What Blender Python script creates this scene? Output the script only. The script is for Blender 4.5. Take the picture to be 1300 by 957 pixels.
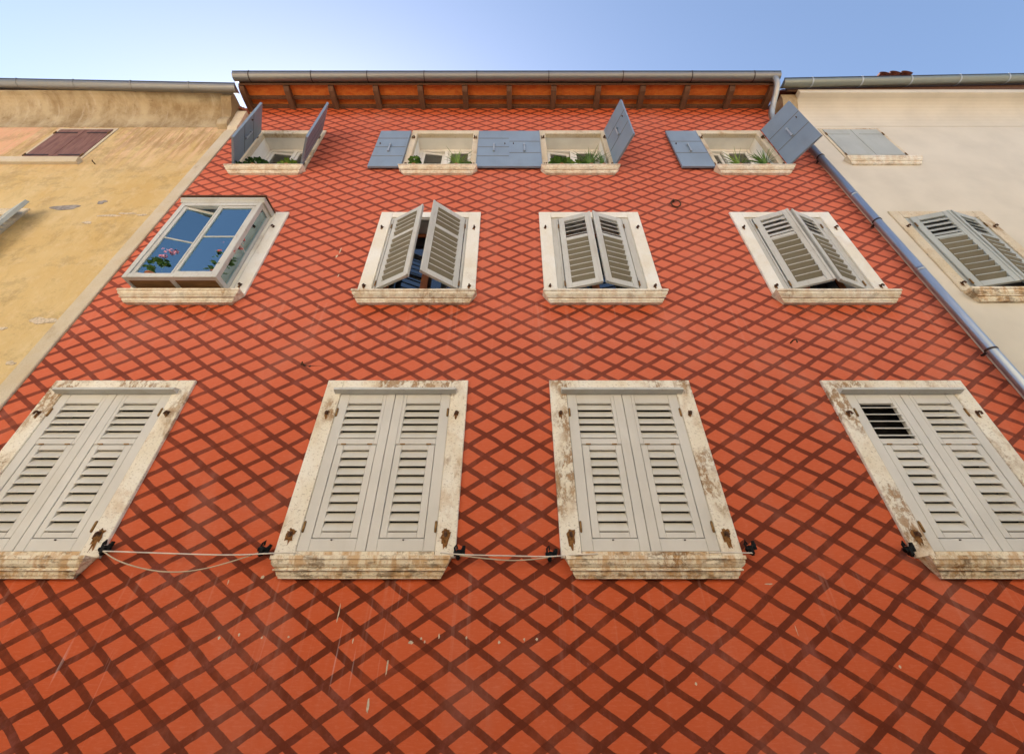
import bpy, math, random
from mathutils import Vector
R = math.radians
rnd = random.Random(7)
for o in list(bpy.data.objects): bpy.data.objects.remove(o)
S = bpy.context.scene
C = S.collection

# ------------------------------------------------------------------ camera, sky, sun, exposure
GZ = -1.6                                   # street level; the camera stands 1.6 m above it
cam_d = bpy.data.cameras.new('camera'); cam = bpy.data.objects.new('camera', cam_d); C.objects.link(cam)
S.camera = cam
cam.location = (0, -4, 0)
cam.rotation_euler = (R(90 + 37.22), 0, 0)
cam_d.sensor_fit = 'HORIZONTAL'; cam_d.sensor_width = 36; cam_d.lens = 515 / 1300 * 36
cam_d.shift_x = 2 / 1300; cam_d.shift_y = -44.5 / 1300
cam_d.clip_start = 0.05; cam_d.clip_end = 2000
S.render.resolution_x = 1024; S.render.resolution_y = 753

SUN_EL, SUN_AZ = 37, -26                    # sun stands behind the house, up to the left
w = bpy.data.worlds.new('World'); S.world = w; w.use_nodes = True
nt = w.node_tree
sky = nt.nodes.new('ShaderNodeTexSky'); sky.sky_type = 'NISHITA'; sky.sun_disc = False
sky.sun_elevation = R(SUN_EL); sky.sun_rotation = R(SUN_AZ)
sky.air_density = 1.0; sky.dust_density = 1.4; sky.ozone_density = 1.3; sky.altitude = 10
bg = nt.nodes['Background']; bg.inputs[1].default_value = 0.07
nt.links.new(sky.outputs[0], bg.inputs[0])
sd = bpy.data.lights.new('sun', 'SUN'); sd.energy = 5.0; sd.angle = R(0.5); sd.color = (1.0, 0.95, 0.88)
so = bpy.data.objects.new('sun', sd); C.objects.link(so)
v = Vector((math.sin(R(SUN_AZ)) * math.cos(R(SUN_EL)), math.cos(R(SUN_AZ)) * math.cos(R(SUN_EL)), math.sin(R(SUN_EL))))
so.rotation_euler = v.to_track_quat('Z', 'Y').to_euler(); so.location = (-10, 14, 30)
S.view_settings.view_transform = 'Standard'; S.view_settings.look = 'None'
S.view_settings.gamma = 1; S.view_settings.exposure = 2.12

# ------------------------------------------------------------------ mesh helpers
class MB:
    def __init__(s): s.v = []; s.f = []; s.m = []
    def face(s, pts, m=0):
        n = len(s.v); s.v += [tuple(p) for p in pts]; s.f.append(tuple(range(n, n + len(pts)))); s.m.append(m)
    def box(s, x0, x1, y0, y1, z0, z1, m=0, c=0.0):
        """box, with its four long edges chamfered by c along the longest axis pair when c > 0"""
        if x0 > x1: x0, x1 = x1, x0
        if c <= 0:
            n = len(s.v)
            s.v += [(x0,y0,z0),(x1,y0,z0),(x1,y1,z0),(x0,y1,z0),(x0,y0,z1),(x1,y0,z1),(x1,y1,z1),(x0,y1,z1)]
            for q in ((0,3,2,1),(4,5,6,7),(0,1,5,4),(1,2,6,5),(2,3,7,6),(3,0,4,7)):
                s.f.append(tuple(n + i for i in q)); s.m.append(m)
            return
        # front edges (y0 side) chamfered all round
        n = len(s.v)
        s.v += [(x0,y1,z0),(x1,y1,z0),(x1,y1,z1),(x0,y1,z1),
                (x0,y0+c,z0),(x1,y0+c,z0),(x1,y0+c,z1),(x0,y0+c,z1),
                (x0+c,y0,z0+c),(x1-c,y0,z0+c),(x1-c,y0,z1-c),(x0+c,y0,z1-c)]
        for q in ((0,3,2,1),(8,9,10,11),(4,5,9,8),(5,6,10,9),(6,7,11,10),(7,4,8,11),(0,1,5,4),(1,2,6,5),(2,3,7,6),(3,0,4,7)):
            s.f.append(tuple(n + i for i in q)); s.m.append(m)
    def sweep(s, prof, x0, x1, m=0, taper=None):
        """profile [(y,z)] swept along x; taper(i) gives how far point i is drawn in at each end"""
        n = len(s.v); k = len(prof)
        for i, (y, z) in enumerate(prof):
            t = taper(y) if taper else 0
            s.v.append((x0 + t, y, z))
        for i, (y, z) in enumerate(prof):
            t = taper(y) if taper else 0
            s.v.append((x1 - t, y, z))
        for i in range(k):
            j = (i + 1) % k
            s.f.append((n+i, n+k+i, n+k+j, n+j)); s.m.append(m)
        s.f.append(tuple(n+i for i in range(k))); s.m.append(m)
        s.f.append(tuple(n+k+i for i in reversed(range(k)))); s.m.append(m)
    def tube(s, pts, r, seg=10, m=0, cap=True):
        pts = [Vector(p) for p in pts]; n = len(s.v); u = None
        for i, p in enumerate(pts):
            d = (pts[min(i+1, len(pts)-1)] - pts[max(i-1, 0)]).normalized()
            if u is None:
                u = d.orthogonal().normalized()
            u = (u - d * u.dot(d)).normalized(); w_ = d.cross(u)
            rr = r[i] if isinstance(r, (list, tuple)) else r
            for a in range(seg):
                t = 2 * math.pi * a / seg
                s.v.append(tuple(p + (u * math.cos(t) + w_ * math.sin(t)) * rr))
        for i in range(len(pts) - 1):
            for a in range(seg):
                b = (a + 1) % seg
                s.f.append((n+i*seg+a, n+i*seg+b, n+(i+1)*seg+b, n+(i+1)*seg+a)); s.m.append(m)
        if cap:
            s.f.append(tuple(n + a for a in reversed(range(seg)))); s.m.append(m)
            e = n + (len(pts)-1)*seg
            s.f.append(tuple(e + a for a in range(seg))); s.m.append(m)
    def obj(s, name, mats, parent=None, loc=(0,0,0), rz=0, smooth=False, label=None, fix=True):
        me = bpy.data.meshes.new(name); me.from_pydata(s.v, [], s.f)
        if not isinstance(mats, (list, tuple)): mats = [mats]
        for m in mats: me.materials.append(m)
        me.polygons.foreach_set('material_index', s.m)
        if smooth: me.polygons.foreach_set('use_smooth', [True] * len(s.f))
        me.update()
        if fix:
            import bmesh
            b = bmesh.new(); b.from_mesh(me); bmesh.ops.remove_doubles(b, verts=b.verts, dist=1e-5)
            bmesh.ops.recalc_face_normals(b, faces=b.faces); b.to_mesh(me); b.free()
        return link(name, me, parent, loc, rz, label)
def link(name, me, parent=None, loc=(0,0,0), rz=0, label=None):
    o = bpy.data.objects.new(name, me); C.objects.link(o)
    o.location = loc; o.rotation_euler = (0, 0, rz)
    if parent: o.parent = parent
    if label: o['label'] = label
    return o
def thing(name, label, cat, loc=(0,0,0), rz=0, group=None):
    o = link(name, None, None, loc, rz); o['label'] = label; o['category'] = cat
    if group: o['group'] = group
    return o
def tag(o, label, cat, group=None):
    o['label'] = label; o['category'] = cat
    if group: o['group'] = group
    return o

# ------------------------------------------------------------------ material helpers
class NT:
    def __init__(s, name, rough=0.8, metal=0.0, spec=0.5):
        s.m = bpy.data.materials.new(name); s.m.use_nodes = True; s.t = s.m.node_tree
        s.b = s.t.nodes['Principled BSDF']
        s.b.inputs['Roughness'].default_value = rough; s.b.inputs['Metallic'].default_value = metal
        s.b.inputs['Specular IOR Level'].default_value = spec
    def set(s, sock, val):
        if isinstance(val, bpy.types.NodeSocket): s.t.links.new(val, sock)
        elif isinstance(val, (tuple, list)) and len(val) == 3 and sock.type == 'RGBA': sock.default_value = (*val, 1)
        else: sock.default_value = val
    def math(s, op, a, b=0.0, c=None, clamp=False):
        n = s.t.nodes.new('ShaderNodeMath'); n.operation = op; n.use_clamp = clamp
        s.set(n.inputs[0], a); s.set(n.inputs[1], b)
        if c is not None: s.set(n.inputs[2], c)
        return n.outputs[0]
    def coord(s, kind='Object'):
        n = s.t.nodes.new('ShaderNodeTexCoord'); return n.outputs[kind]
    def xyz(s, vec):
        n = s.t.nodes.new('ShaderNodeSeparateXYZ'); s.set(n.inputs[0], vec); return n.outputs
    def mapv(s, vec, scale=(1,1,1), loc=(0,0,0), rot=(0,0,0)):
        n = s.t.nodes.new('ShaderNodeMapping'); s.set(n.inputs[0], vec)
        n.inputs[1].default_value = loc; n.inputs[2].default_value = rot; n.inputs[3].default_value = scale
        return n.outputs[0]
    def noise(s, vec, scale, detail=4, rough=0.55, dist=0.0):
        n = s.t.nodes.new('ShaderNodeTexNoise'); s.set(n.inputs['Vector'], vec)
        n.inputs['Scale'].default_value = scale; n.inputs['Detail'].default_value = detail
        n.inputs['Roughness'].default_value = rough; n.inputs['Distortion'].default_value = dist
        return n.outputs[0]
    def ramp(s, fac, lo, hi, smooth=True):
        n = s.t.nodes.new('ShaderNodeMapRange'); n.interpolation_type = 'SMOOTHSTEP' if smooth else 'LINEAR'
        s.set(n.inputs[0], fac); n.inputs[1].default_value = lo; n.inputs[2].default_value = hi
        return n.outputs[0]
    def mix(s, fac, a, b):
        n = s.t.nodes.new('ShaderNodeMix'); n.data_type = 'RGBA'
        s.set(n.inputs[0], fac); s.set(n.inputs[6], a); s.set(n.inputs[7], b)
        return n.outputs[2]
    def base(s, c): s.set(s.b.inputs['Base Color'], c); return s
    def bump(s, h, strength=0.3, dist=0.01):
        n = s.t.nodes.new('ShaderNodeBump'); n.inputs['Strength'].default_value = strength
        n.inputs['Distance'].default_value = dist; s.set(n.inputs['Height'], h)
        s.t.links.new(n.outputs[0], s.b.inputs['Normal']); return s
    def world(s):
        n = s.t.nodes.new('ShaderNodeNewGeometry'); return n.outputs['Position']

XC = [-4.41, -1.285, 1.245, 4.36]           # the four window axes
# ---- painted lattice wall
def mat_lattice():
    n = NT('lattice_paint', 0.9, spec=0.12)
    p = n.coord(); x0, y0, z0 = n.xyz(p)
    wob = n.noise(p, 0.9, 2); wob2 = n.noise(n.mapv(p, loc=(9,3,5)), 0.9, 2); wf = n.noise(p, 7, 2)
    x = n.math('ADD', x0, n.math('MULTIPLY', n.math('SUBTRACT', wob, 0.5), 0.09))
    z = n.math('ADD', z0, n.math('MULTIPLY', n.math('SUBTRACT', wob2, 0.5), 0.07))
    z = n.math('ADD', z, n.math('MULTIPLY', n.math('SUBTRACT', wf, 0.5), 0.017))
    # object origin is at street level: z here is measured from the street
    xs = n.math('SUBTRACT', x, n.math('MULTIPLY', n.math('SUBTRACT', z, 2.57 - GZ), 0.017))
    u = n.math('DIVIDE', n.math('SUBTRACT', xs, -0.055), 0.3735)
    vv = n.math('DIVIDE', n.math('SUBTRACT', z, 2.57 - GZ), 0.2221)
    def line(s):
        f = n.math('FRACT', n.math('ADD', s, 100.5))
        d = n.math('ABSOLUTE', n.math('SUBTRACT', f, 0.5))
        e = n.math('ADD', d, n.math('MULTIPLY', n.math('SUBTRACT', n.noise(p, 60, 2), 0.5), 0.018))
        return n.math('SUBTRACT', 1.0, n.ramp(n.math('ADD', e, n.math('MULTIPLY', n.ramp(z0, 1.5 - GZ, 5.0 - GZ), 0.012)), 0.122, 0.136))
    l1 = line(n.math('ADD', u, vv)); l2 = line(n.math('SUBTRACT', u, vv))
    L = n.math('MAXIMUM', l1, l2)
    L2 = n.math('ADD', L, n.math('MULTIPLY', n.math('MULTIPLY', l1, l2), 0.35))
    # faded paint, saturated where eaves and sills have kept the weather off; dimmer light low down painted in
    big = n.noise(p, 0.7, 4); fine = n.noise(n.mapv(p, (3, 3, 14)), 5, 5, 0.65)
    fresh_and_dim = n.ramp(z0, 8.95 - GZ, 9.3 - GZ)
    fresh_and_dim = n.math('MAXIMUM', fresh_and_dim, n.math('MULTIPLY', n.math('SUBTRACT', 1.0, n.ramp(z0, 0.2 - GZ, 4.2 - GZ)), 0.85))  # lower wall painted deeper for the weaker light near the street
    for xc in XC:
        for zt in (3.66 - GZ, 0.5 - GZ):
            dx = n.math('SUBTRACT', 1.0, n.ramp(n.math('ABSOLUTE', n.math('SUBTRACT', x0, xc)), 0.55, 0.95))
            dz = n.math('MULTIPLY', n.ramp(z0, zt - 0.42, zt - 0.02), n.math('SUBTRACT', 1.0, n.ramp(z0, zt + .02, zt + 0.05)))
            fresh_and_dim = n.math('MAXIMUM', fresh_and_dim, n.math('MULTIPLY', dx, dz))
    fresh_and_dim = n.math('ADD', fresh_and_dim, n.math('MULTIPLY', n.math('SUBTRACT', big, 0.5), 0.5), clamp=True)
    red = n.mix(fresh_and_dim, (0.60, 0.146, 0.080), (0.50, 0.088, 0.025))
    red = n.mix(n.math('MULTIPLY', n.ramp(fine, 0.45, 0.8), 0.35), red, (0.66, 0.215, 0.14))
    red = n.mix(n.math('MULTIPLY', n.ramp(n.noise(p, 1.7, 6, 0.7), 0.52, 0.75), 0.25), red, (0.42, 0.085, 0.04))
    dark = n.mix(fresh_and_dim, (0.215, 0.050, 0.032), (0.10, 0.020, 0.007))
    dark = n.mix(n.math('MULTIPLY', n.ramp(n.noise(p, 3.5, 5, 0.7), 0.5, 0.75), 0.55), dark, (0.28, 0.085, 0.065))
    fade = n.math('SUBTRACT', 0.96, n.math('MULTIPLY', n.ramp(n.noise(n.mapv(p, (1, 1, 1), (11, 2, 3)), 1.9, 7, 0.72), 0.47, 0.68), 0.22))
    col = n.mix(n.math('MULTIPLY', L2, fade, clamp=True), red, dark)
    # chalky bloom and rain runs under the sills
    bl = n.math('MULTIPLY', n.ramp(n.noise(n.mapv(p, (1, 1, .55), (3, 3, 9)), 1.4, 8, 0.72, 0.4), 0.48, 0.70), 0.13)
    col = n.mix(bl, col, (0.58, 0.27, 0.20))
    run = n.noise(n.mapv(p, (16, 16, 0.7)), 1.0, 4, 0.6); rm = 0.0
    for zt in (6.78 - GZ, 3.66 - GZ, 0.5 - GZ):
        dz = n.math('MULTIPLY', n.ramp(z0, zt - 1.3, zt), n.math('SUBTRACT', 1.0, n.ramp(z0, zt + .02, zt + .05)))
        rm = n.math('MAXIMUM', rm, dz)
    col = n.mix(n.math('MULTIPLY', n.math('MULTIPLY', n.ramp(run, 0.55, 0.68), rm), 0.10), col, (0.66, 0.40, 0.32))
    col = n.mix(n.math('MULTIPLY', n.ramp(n.noise(n.mapv(p, (1, 1, 1), (1, 9, 4)), 24, 6, 0.8), 0.60, 0.70), 0.18), col, (0.70, 0.36, 0.27))
    # white drips and chips low on the wall
    st = n.noise(n.mapv(p, (26, 26, 0.9)), 1, 2); area = n.ramp(n.noise(p, 0.8, 2), 0.5, 0.62)
    low = n.math('SUBTRACT', 1.0, n.ramp(z0, 0.1 - GZ, 0.9 - GZ))
    stre = n.math('MULTIPLY', n.math('MULTIPLY', n.ramp(st, 0.64, 0.74), low), n.math('MULTIPLY', area, 0.30))
    col = n.mix(stre, col, (0.72, 0.55, 0.5))
    vor = n.t.nodes.new('ShaderNodeTexVoronoi'); vor.inputs['Scale'].default_value = 3.2
    vor.feature = 'F1'; n.set(vor.inputs['Vector'], n.mapv(p, (1.2, 1, 0.8)))
    sz = n.math('MULTIPLY', n.ramp(n.noise(p, 1.3, 2), 0.56, 0.72), 0.045)
    chip = n.math('LESS_THAN', n.math('ADD', vor.outputs['Distance'], n.math('MULTIPLY', n.noise(p, 30, 2), 0.03)), sz)
    col = n.mix(n.math('MULTIPLY', chip, 0.8), col, (0.72, 0.62, 0.52))
    n.base(col)
    n.bump(n.math('ADD', n.math('MULTIPLY', n.noise(p, 110, 3), 0.5), n.math('ADD', n.noise(p, 3, 3), n.math('MULTIPLY', L, -0.15))), 0.22, 0.012)
    return n.m
def mat_stone(name, stain, base=(0.62, 0.54, 0.42), brown=(0.33, 0.175, 0.07), streak=False):
    n = NT(name, 0.9, spec=0.15); p = n.world()
    c = n.mix(n.ramp(n.noise(p, 2.1, 5), 0.3, 0.7), base, tuple(b * k for b, k in zip(base, (0.92, 0.87, 0.78))))
    # pale rusty wash, then a broken brown crust in patches, then pitting
    wash = n.noise(n.mapv(p, (1, 1, .7), (2, 5, 1)), 3.0, 9, 0.7, 0.3)
    c = n.mix(n.math('MULTIPLY', n.ramp(wash, 0.50, 0.66), 0.1 + 0.55 * stain), c, (0.50, 0.31, 0.15))
    zone = n.ramp(n.noise(n.mapv(p, (1, 1, .8), (8, 1, 6)), 1.7, 3), 0.60 - 0.16 * stain, 0.72 - 0.12 * stain)
    a = n.noise(n.mapv(p, (1.5, 1.5, 1)), 13, 9, 0.75, 0.4)
    crust = n.math('MULTIPLY', zone, n.ramp(a, 0.46, 0.54))
    c = n.mix(n.math('MULTIPLY', crust, 0.2 + 0.9 * stain, clamp=True), c, brown)
    pit = n.ramp(n.noise(n.mapv(p, (1, 1, 1.6)), 34, 6, 0.78), 0.555, 0.62)
    c = n.mix(n.math('MULTIPLY', pit, 0.15 + 0.6 * stain), c, (0.20, 0.11, 0.045))
    if streak:
        s1 = n.noise(n.mapv(p, (9, 9, 1.5)), 1.3, 5, 0.65)
        c = n.mix(n.math('MULTIPLY', n.ramp(s1, 0.44, 0.62), 0.9 * stain), c, (0.50, 0.25, 0.07))
        s2 = n.noise(n.mapv(p, (4, 4, 13), (3, 3, 0)), 1.2, 6, 0.68)
        c = n.mix(n.math('MULTIPLY', n.ramp(s2, 0.53, 0.63), 0.85 * stain), c, (0.12, 0.065, 0.025))
    n.base(c)
    n.bump(n.math('ADD', n.math('MULTIPLY', n.noise(p, 60, 6, 0.75), 0.7), n.math('ADD', n.math('MULTIPLY', crust, -0.8), n.math('MULTIPLY', a, .8))), 0.6, 0.012)
    return n.m
def mat_paint(name, col, rough=0.55, wear=0.3, wearcol=(0.35, 0.27, 0.2), grain=True, spec=0.4):
    n = NT(name, rough, spec=spec); p = n.world()
    c = n.mix(n.ramp(n.noise(p, 1.8, 4), 0.3, 0.7), col, tuple(k * 0.88 for k in col))
    g = n.noise(n.mapv(p, (30, 30, 3)), 1.2, 5, 0.7)
    c = n.mix(n.math('MULTIPLY', n.ramp(g, 0.5, 0.75), wear * 0.5), c, wearcol)
    f = n.noise(p, 16, 7, 0.75)
    c = n.mix(n.math('MULTIPLY', n.ramp(f, 0.60, 0.68), wear), c, wearcol)
    oi = n.t.nodes.new('ShaderNodeObjectInfo')
    c = n.mix(n.math('MULTIPLY', oi.outputs['Random'], 0.22), c, tuple(k * q for k, q in zip(col, (0.78, 0.72, 0.62))))
    d = n.noise(n.mapv(p, (2.2, 2.2, 0.8)), 1.6, 6, 0.65)
    c = n.mix(n.math('MULTIPLY', n.ramp(d, 0.48, 0.70), 0.18 + wear * 0.3), c, tuple(k * q for k, q in zip(col, (0.72, 0.66, 0.55))))
    n.base(c); n.bump(n.math('ADD', g, n.math('MULTIPLY', f, 0.5)), 0.25, 0.004)
    return n.m
def mat_plain(name, col, rough=0.6, metal=0.0, spec=0.4, var=0.2, scale=8):
    n = NT(name, rough, metal, spec); p = n.world()
    n.base(n.mix(n.ramp(n.noise(p, scale, 5), 0.35, 0.7), col, tuple(k * (1 - var) for k in col)))
    n.bump(n.noise(p, scale * 6, 3), 0.12, 0.003)
    return n.m
def mat_zinc(name, col, rough, streaks):
    n = NT(name, rough, 0.85, 0.5); p = n.world()
    s_ = n.noise(n.mapv(p, (6, 3, 2)), 2.5, 6, 0.7)
    c = n.mix(n.math('MULTIPLY', n.ramp(s_, 0.45, 0.7), streaks), col, (0.30, 0.27, 0.22))
    n.base(c); n.set(n.b.inputs['Roughness'], n.math('ADD', n.math('MULTIPLY', s_, 0.25), rough - 0.1))
    n.bump(n.noise(p, 14, 3), 0.06, 0.01)
    return n.m
def mat_pipe():
    n = NT('zinc_pipe', 0.30, 0.75, 0.5); p = n.world()
    n.base(n.mix(n.ramp(n.noise(n.mapv(p, (3, 3, .5)), 2, 3), .3, .7), (0.36, 0.40, 0.45), (0.30, 0.33, 0.37)))
    return n.m
def mat_wood(name, a, b, rough=0.7, axis=(1, 14, 14), spec=0.3):
    n = NT(name, rough, spec=spec); p = n.world()
    g = n.noise(n.mapv(p, axis), 2.2, 6, 0.65, 0.8)
    n.base(n.mix(n.ramp(g, 0.3, 0.72), a, b)); n.bump(g, 0.3, 0.005)
    return n.m
def mat_ochre():
    n = NT('ochre_plaster', 0.9, spec=0.2); p = n.coord(); x, y, z = n.xyz(p)
    A = n.noise(n.mapv(p, (1, 1, 0.6)), 0.9, 6, 0.65, 0.4)
    c = n.mix(n.ramp(A, 0.3, 0.7), (0.56, 0.37, 0.14), (0.62, 0.46, 0.23))
    B = n.noise(n.mapv(p, (1.4, 1, 0.7), (3, 0, 8)), 1.6, 9, 0.76, 0.1)
    c = n.mix(n.math('MULTIPLY', n.ramp(B, 0.50, 0.68), 0.65), c, (0.40, 0.27, 0.105))
    c = n.mix(n.math('MULTIPLY', n.ramp(n.noise(n.mapv(p, (1.6, 1, 1.1), (1, 0, 3)), 2.4, 9, 0.78, 0.1), 0.5, 0.66), 0.5), c, (0.68, 0.52, 0.30))
    D = n.noise(n.mapv(p, (7, 1, 0.7)), 1.1, 6, 0.65, 0.3)
    top = n.ramp(z, 6.6 - GZ, 8.2 - GZ)
    c = n.mix(n.math('MULTIPLY', n.ramp(D, 0.42, 0.60), n.math('MULTIPLY', top, 0.9)), c, (0.68, 0.43, 0.27))
    c = n.mix(n.math('MULTIPLY', n.ramp(n.noise(n.mapv(p, (9, 1, 1.1), (5, 0, 1)), 1.0, 7, 0.7), 0.48, 0.60), n.math('MULTIPLY', top, 0.8)), c, (0.38, 0.22, 0.09))
    c = n.mix(n.math('MULTIPLY', n.math('MULTIPLY', n.ramp(z, 7.7 - GZ, 8.5 - GZ), n.ramp(n.noise(p, 2.2, 6, 0.7), 0.42, 0.6)), 0.6), c, (0.40, 0.27, 0.13))
    peach = n.math('MULTIPLY', n.ramp(n.math('MULTIPLY', x, -1.0), 9.62, 9.68), n.ramp(z, 7.32 - GZ, 7.36 - GZ))
    c = n.mix(n.math('MULTIPLY', peach, n.ramp(n.noise(n.mapv(p, (9, 1, 1.5)), 1.2, 6, 0.7), 0.25, 0.6)), c, (0.68, 0.37, 0.22))
    c = n.mix(n.math('MULTIPLY', n.ramp(n.noise(n.mapv(p, (1, 1, 1.4), (6, 2, 2)), 1.6, 10, 0.8, 0.1), 0.50, 0.60), 0.42), c, (0.33, 0.235, 0.11))
    c = n.mix(n.math('MULTIPLY', n.ramp(n.noise(n.mapv(p, (1, 1, 1), (2, 2, 7)), 5, 9, 0.78), 0.54, 0.62), 0.35), c, (0.66, 0.50, 0.30))
    c = n.mix(n.math('MULTIPLY', n.ramp(n.noise(p, 14, 8, 0.78), 0.60, 0.66), 0.4), c, (0.34, 0.24, 0.13))
    n.base(c); n.bump(n.math('ADD', n.noise(p, 35, 6, 0.7), n.math('MULTIPLY', B, 2.0)), 0.45, 0.02)
    return n.m
def mat_cove():
    n = NT('dirty_cove_plaster', 0.92, spec=0.2); p = n.world()
    A = n.noise(n.mapv(p, (1.0, 0.7, 0.8)), 2.0, 8, 0.7, 0.2)
    c = n.mix(n.ramp(A, 0.34, 0.66), (0.27, 0.185, 0.095), (0.46, 0.36, 0.22))
    c = n.mix(n.math('MULTIPLY', n.ramp(n.noise(n.mapv(p, (5, 1, .6)), 1.5, 7, 0.7), 0.52, 0.7), 0.6), c, (0.52, 0.43, 0.31))
    c = n.mix(n.math('MULTIPLY', n.ramp(n.noise(p, 7, 7, 0.75), 0.56, 0.7), 0.5), c, (0.18, 0.115, 0.05))
    n.base(c); n.bump(n.math('ADD', n.noise(p, 40, 6, 0.7), A), 0.4, 0.015)
    return n.m
def mat_glass(name, tint=(0.03, 0.05, 0.07), refl=0.35, gtint=(1, 1, 1)):
    m = bpy.data.materials.new(name); m.use_nodes = True; t = m.node_tree; t.nodes.clear()
    o = t.nodes.new('ShaderNodeOutputMaterial'); g = t.nodes.new('ShaderNodeBsdfGlossy'); g.inputs['Roughness'].default_value = 0.02; g.inputs[0].default_value = (*gtint, 1)
    tr = t.nodes.new('ShaderNodeBsdfTransparent'); tr.inputs[0].default_value = (*tint, 1)
    f = t.nodes.new('ShaderNodeFresnel'); f.inputs[0].default_value = 1.5
    a = t.nodes.new('ShaderNodeMath'); a.operation = 'MULTIPLY_ADD'; a.inputs[1].default_value = 1.0; a.inputs[2].default_value = refl; a.use_clamp = True
    nz = t.nodes.new('ShaderNodeTexNoise'); nz.inputs['Scale'].default_value = 1.7
    b = t.nodes.new('ShaderNodeBump'); b.inputs['Strength'].default_value = 0.12; b.inputs['Distance'].default_value = 0.02
    t.links.new(nz.outputs[0], b.inputs['Height']); t.links.new(b.outputs[0], g.inputs['Normal'])
    x = t.nodes.new('ShaderNodeMixShader'); t.links.new(f.outputs[0], a.inputs[0]); t.links.new(a.outputs[0], x.inputs[0])
    t.links.new(tr.outputs[0], x.inputs[1]); t.links.new(g.outputs[0], x.inputs[2]); t.links.new(x.outputs[0], o.inputs[0])
    return m
def mat_leaf(name, a, b):
    n = NT(name, 0.5, spec=0.4); p = n.world()
    n.base(n.mix(n.ramp(n.noise(p, 22, 3), 0.35, 0.65), a, b))
    n.b.inputs['Subsurface Weight'].default_value = 0.0
    return n.m

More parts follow.
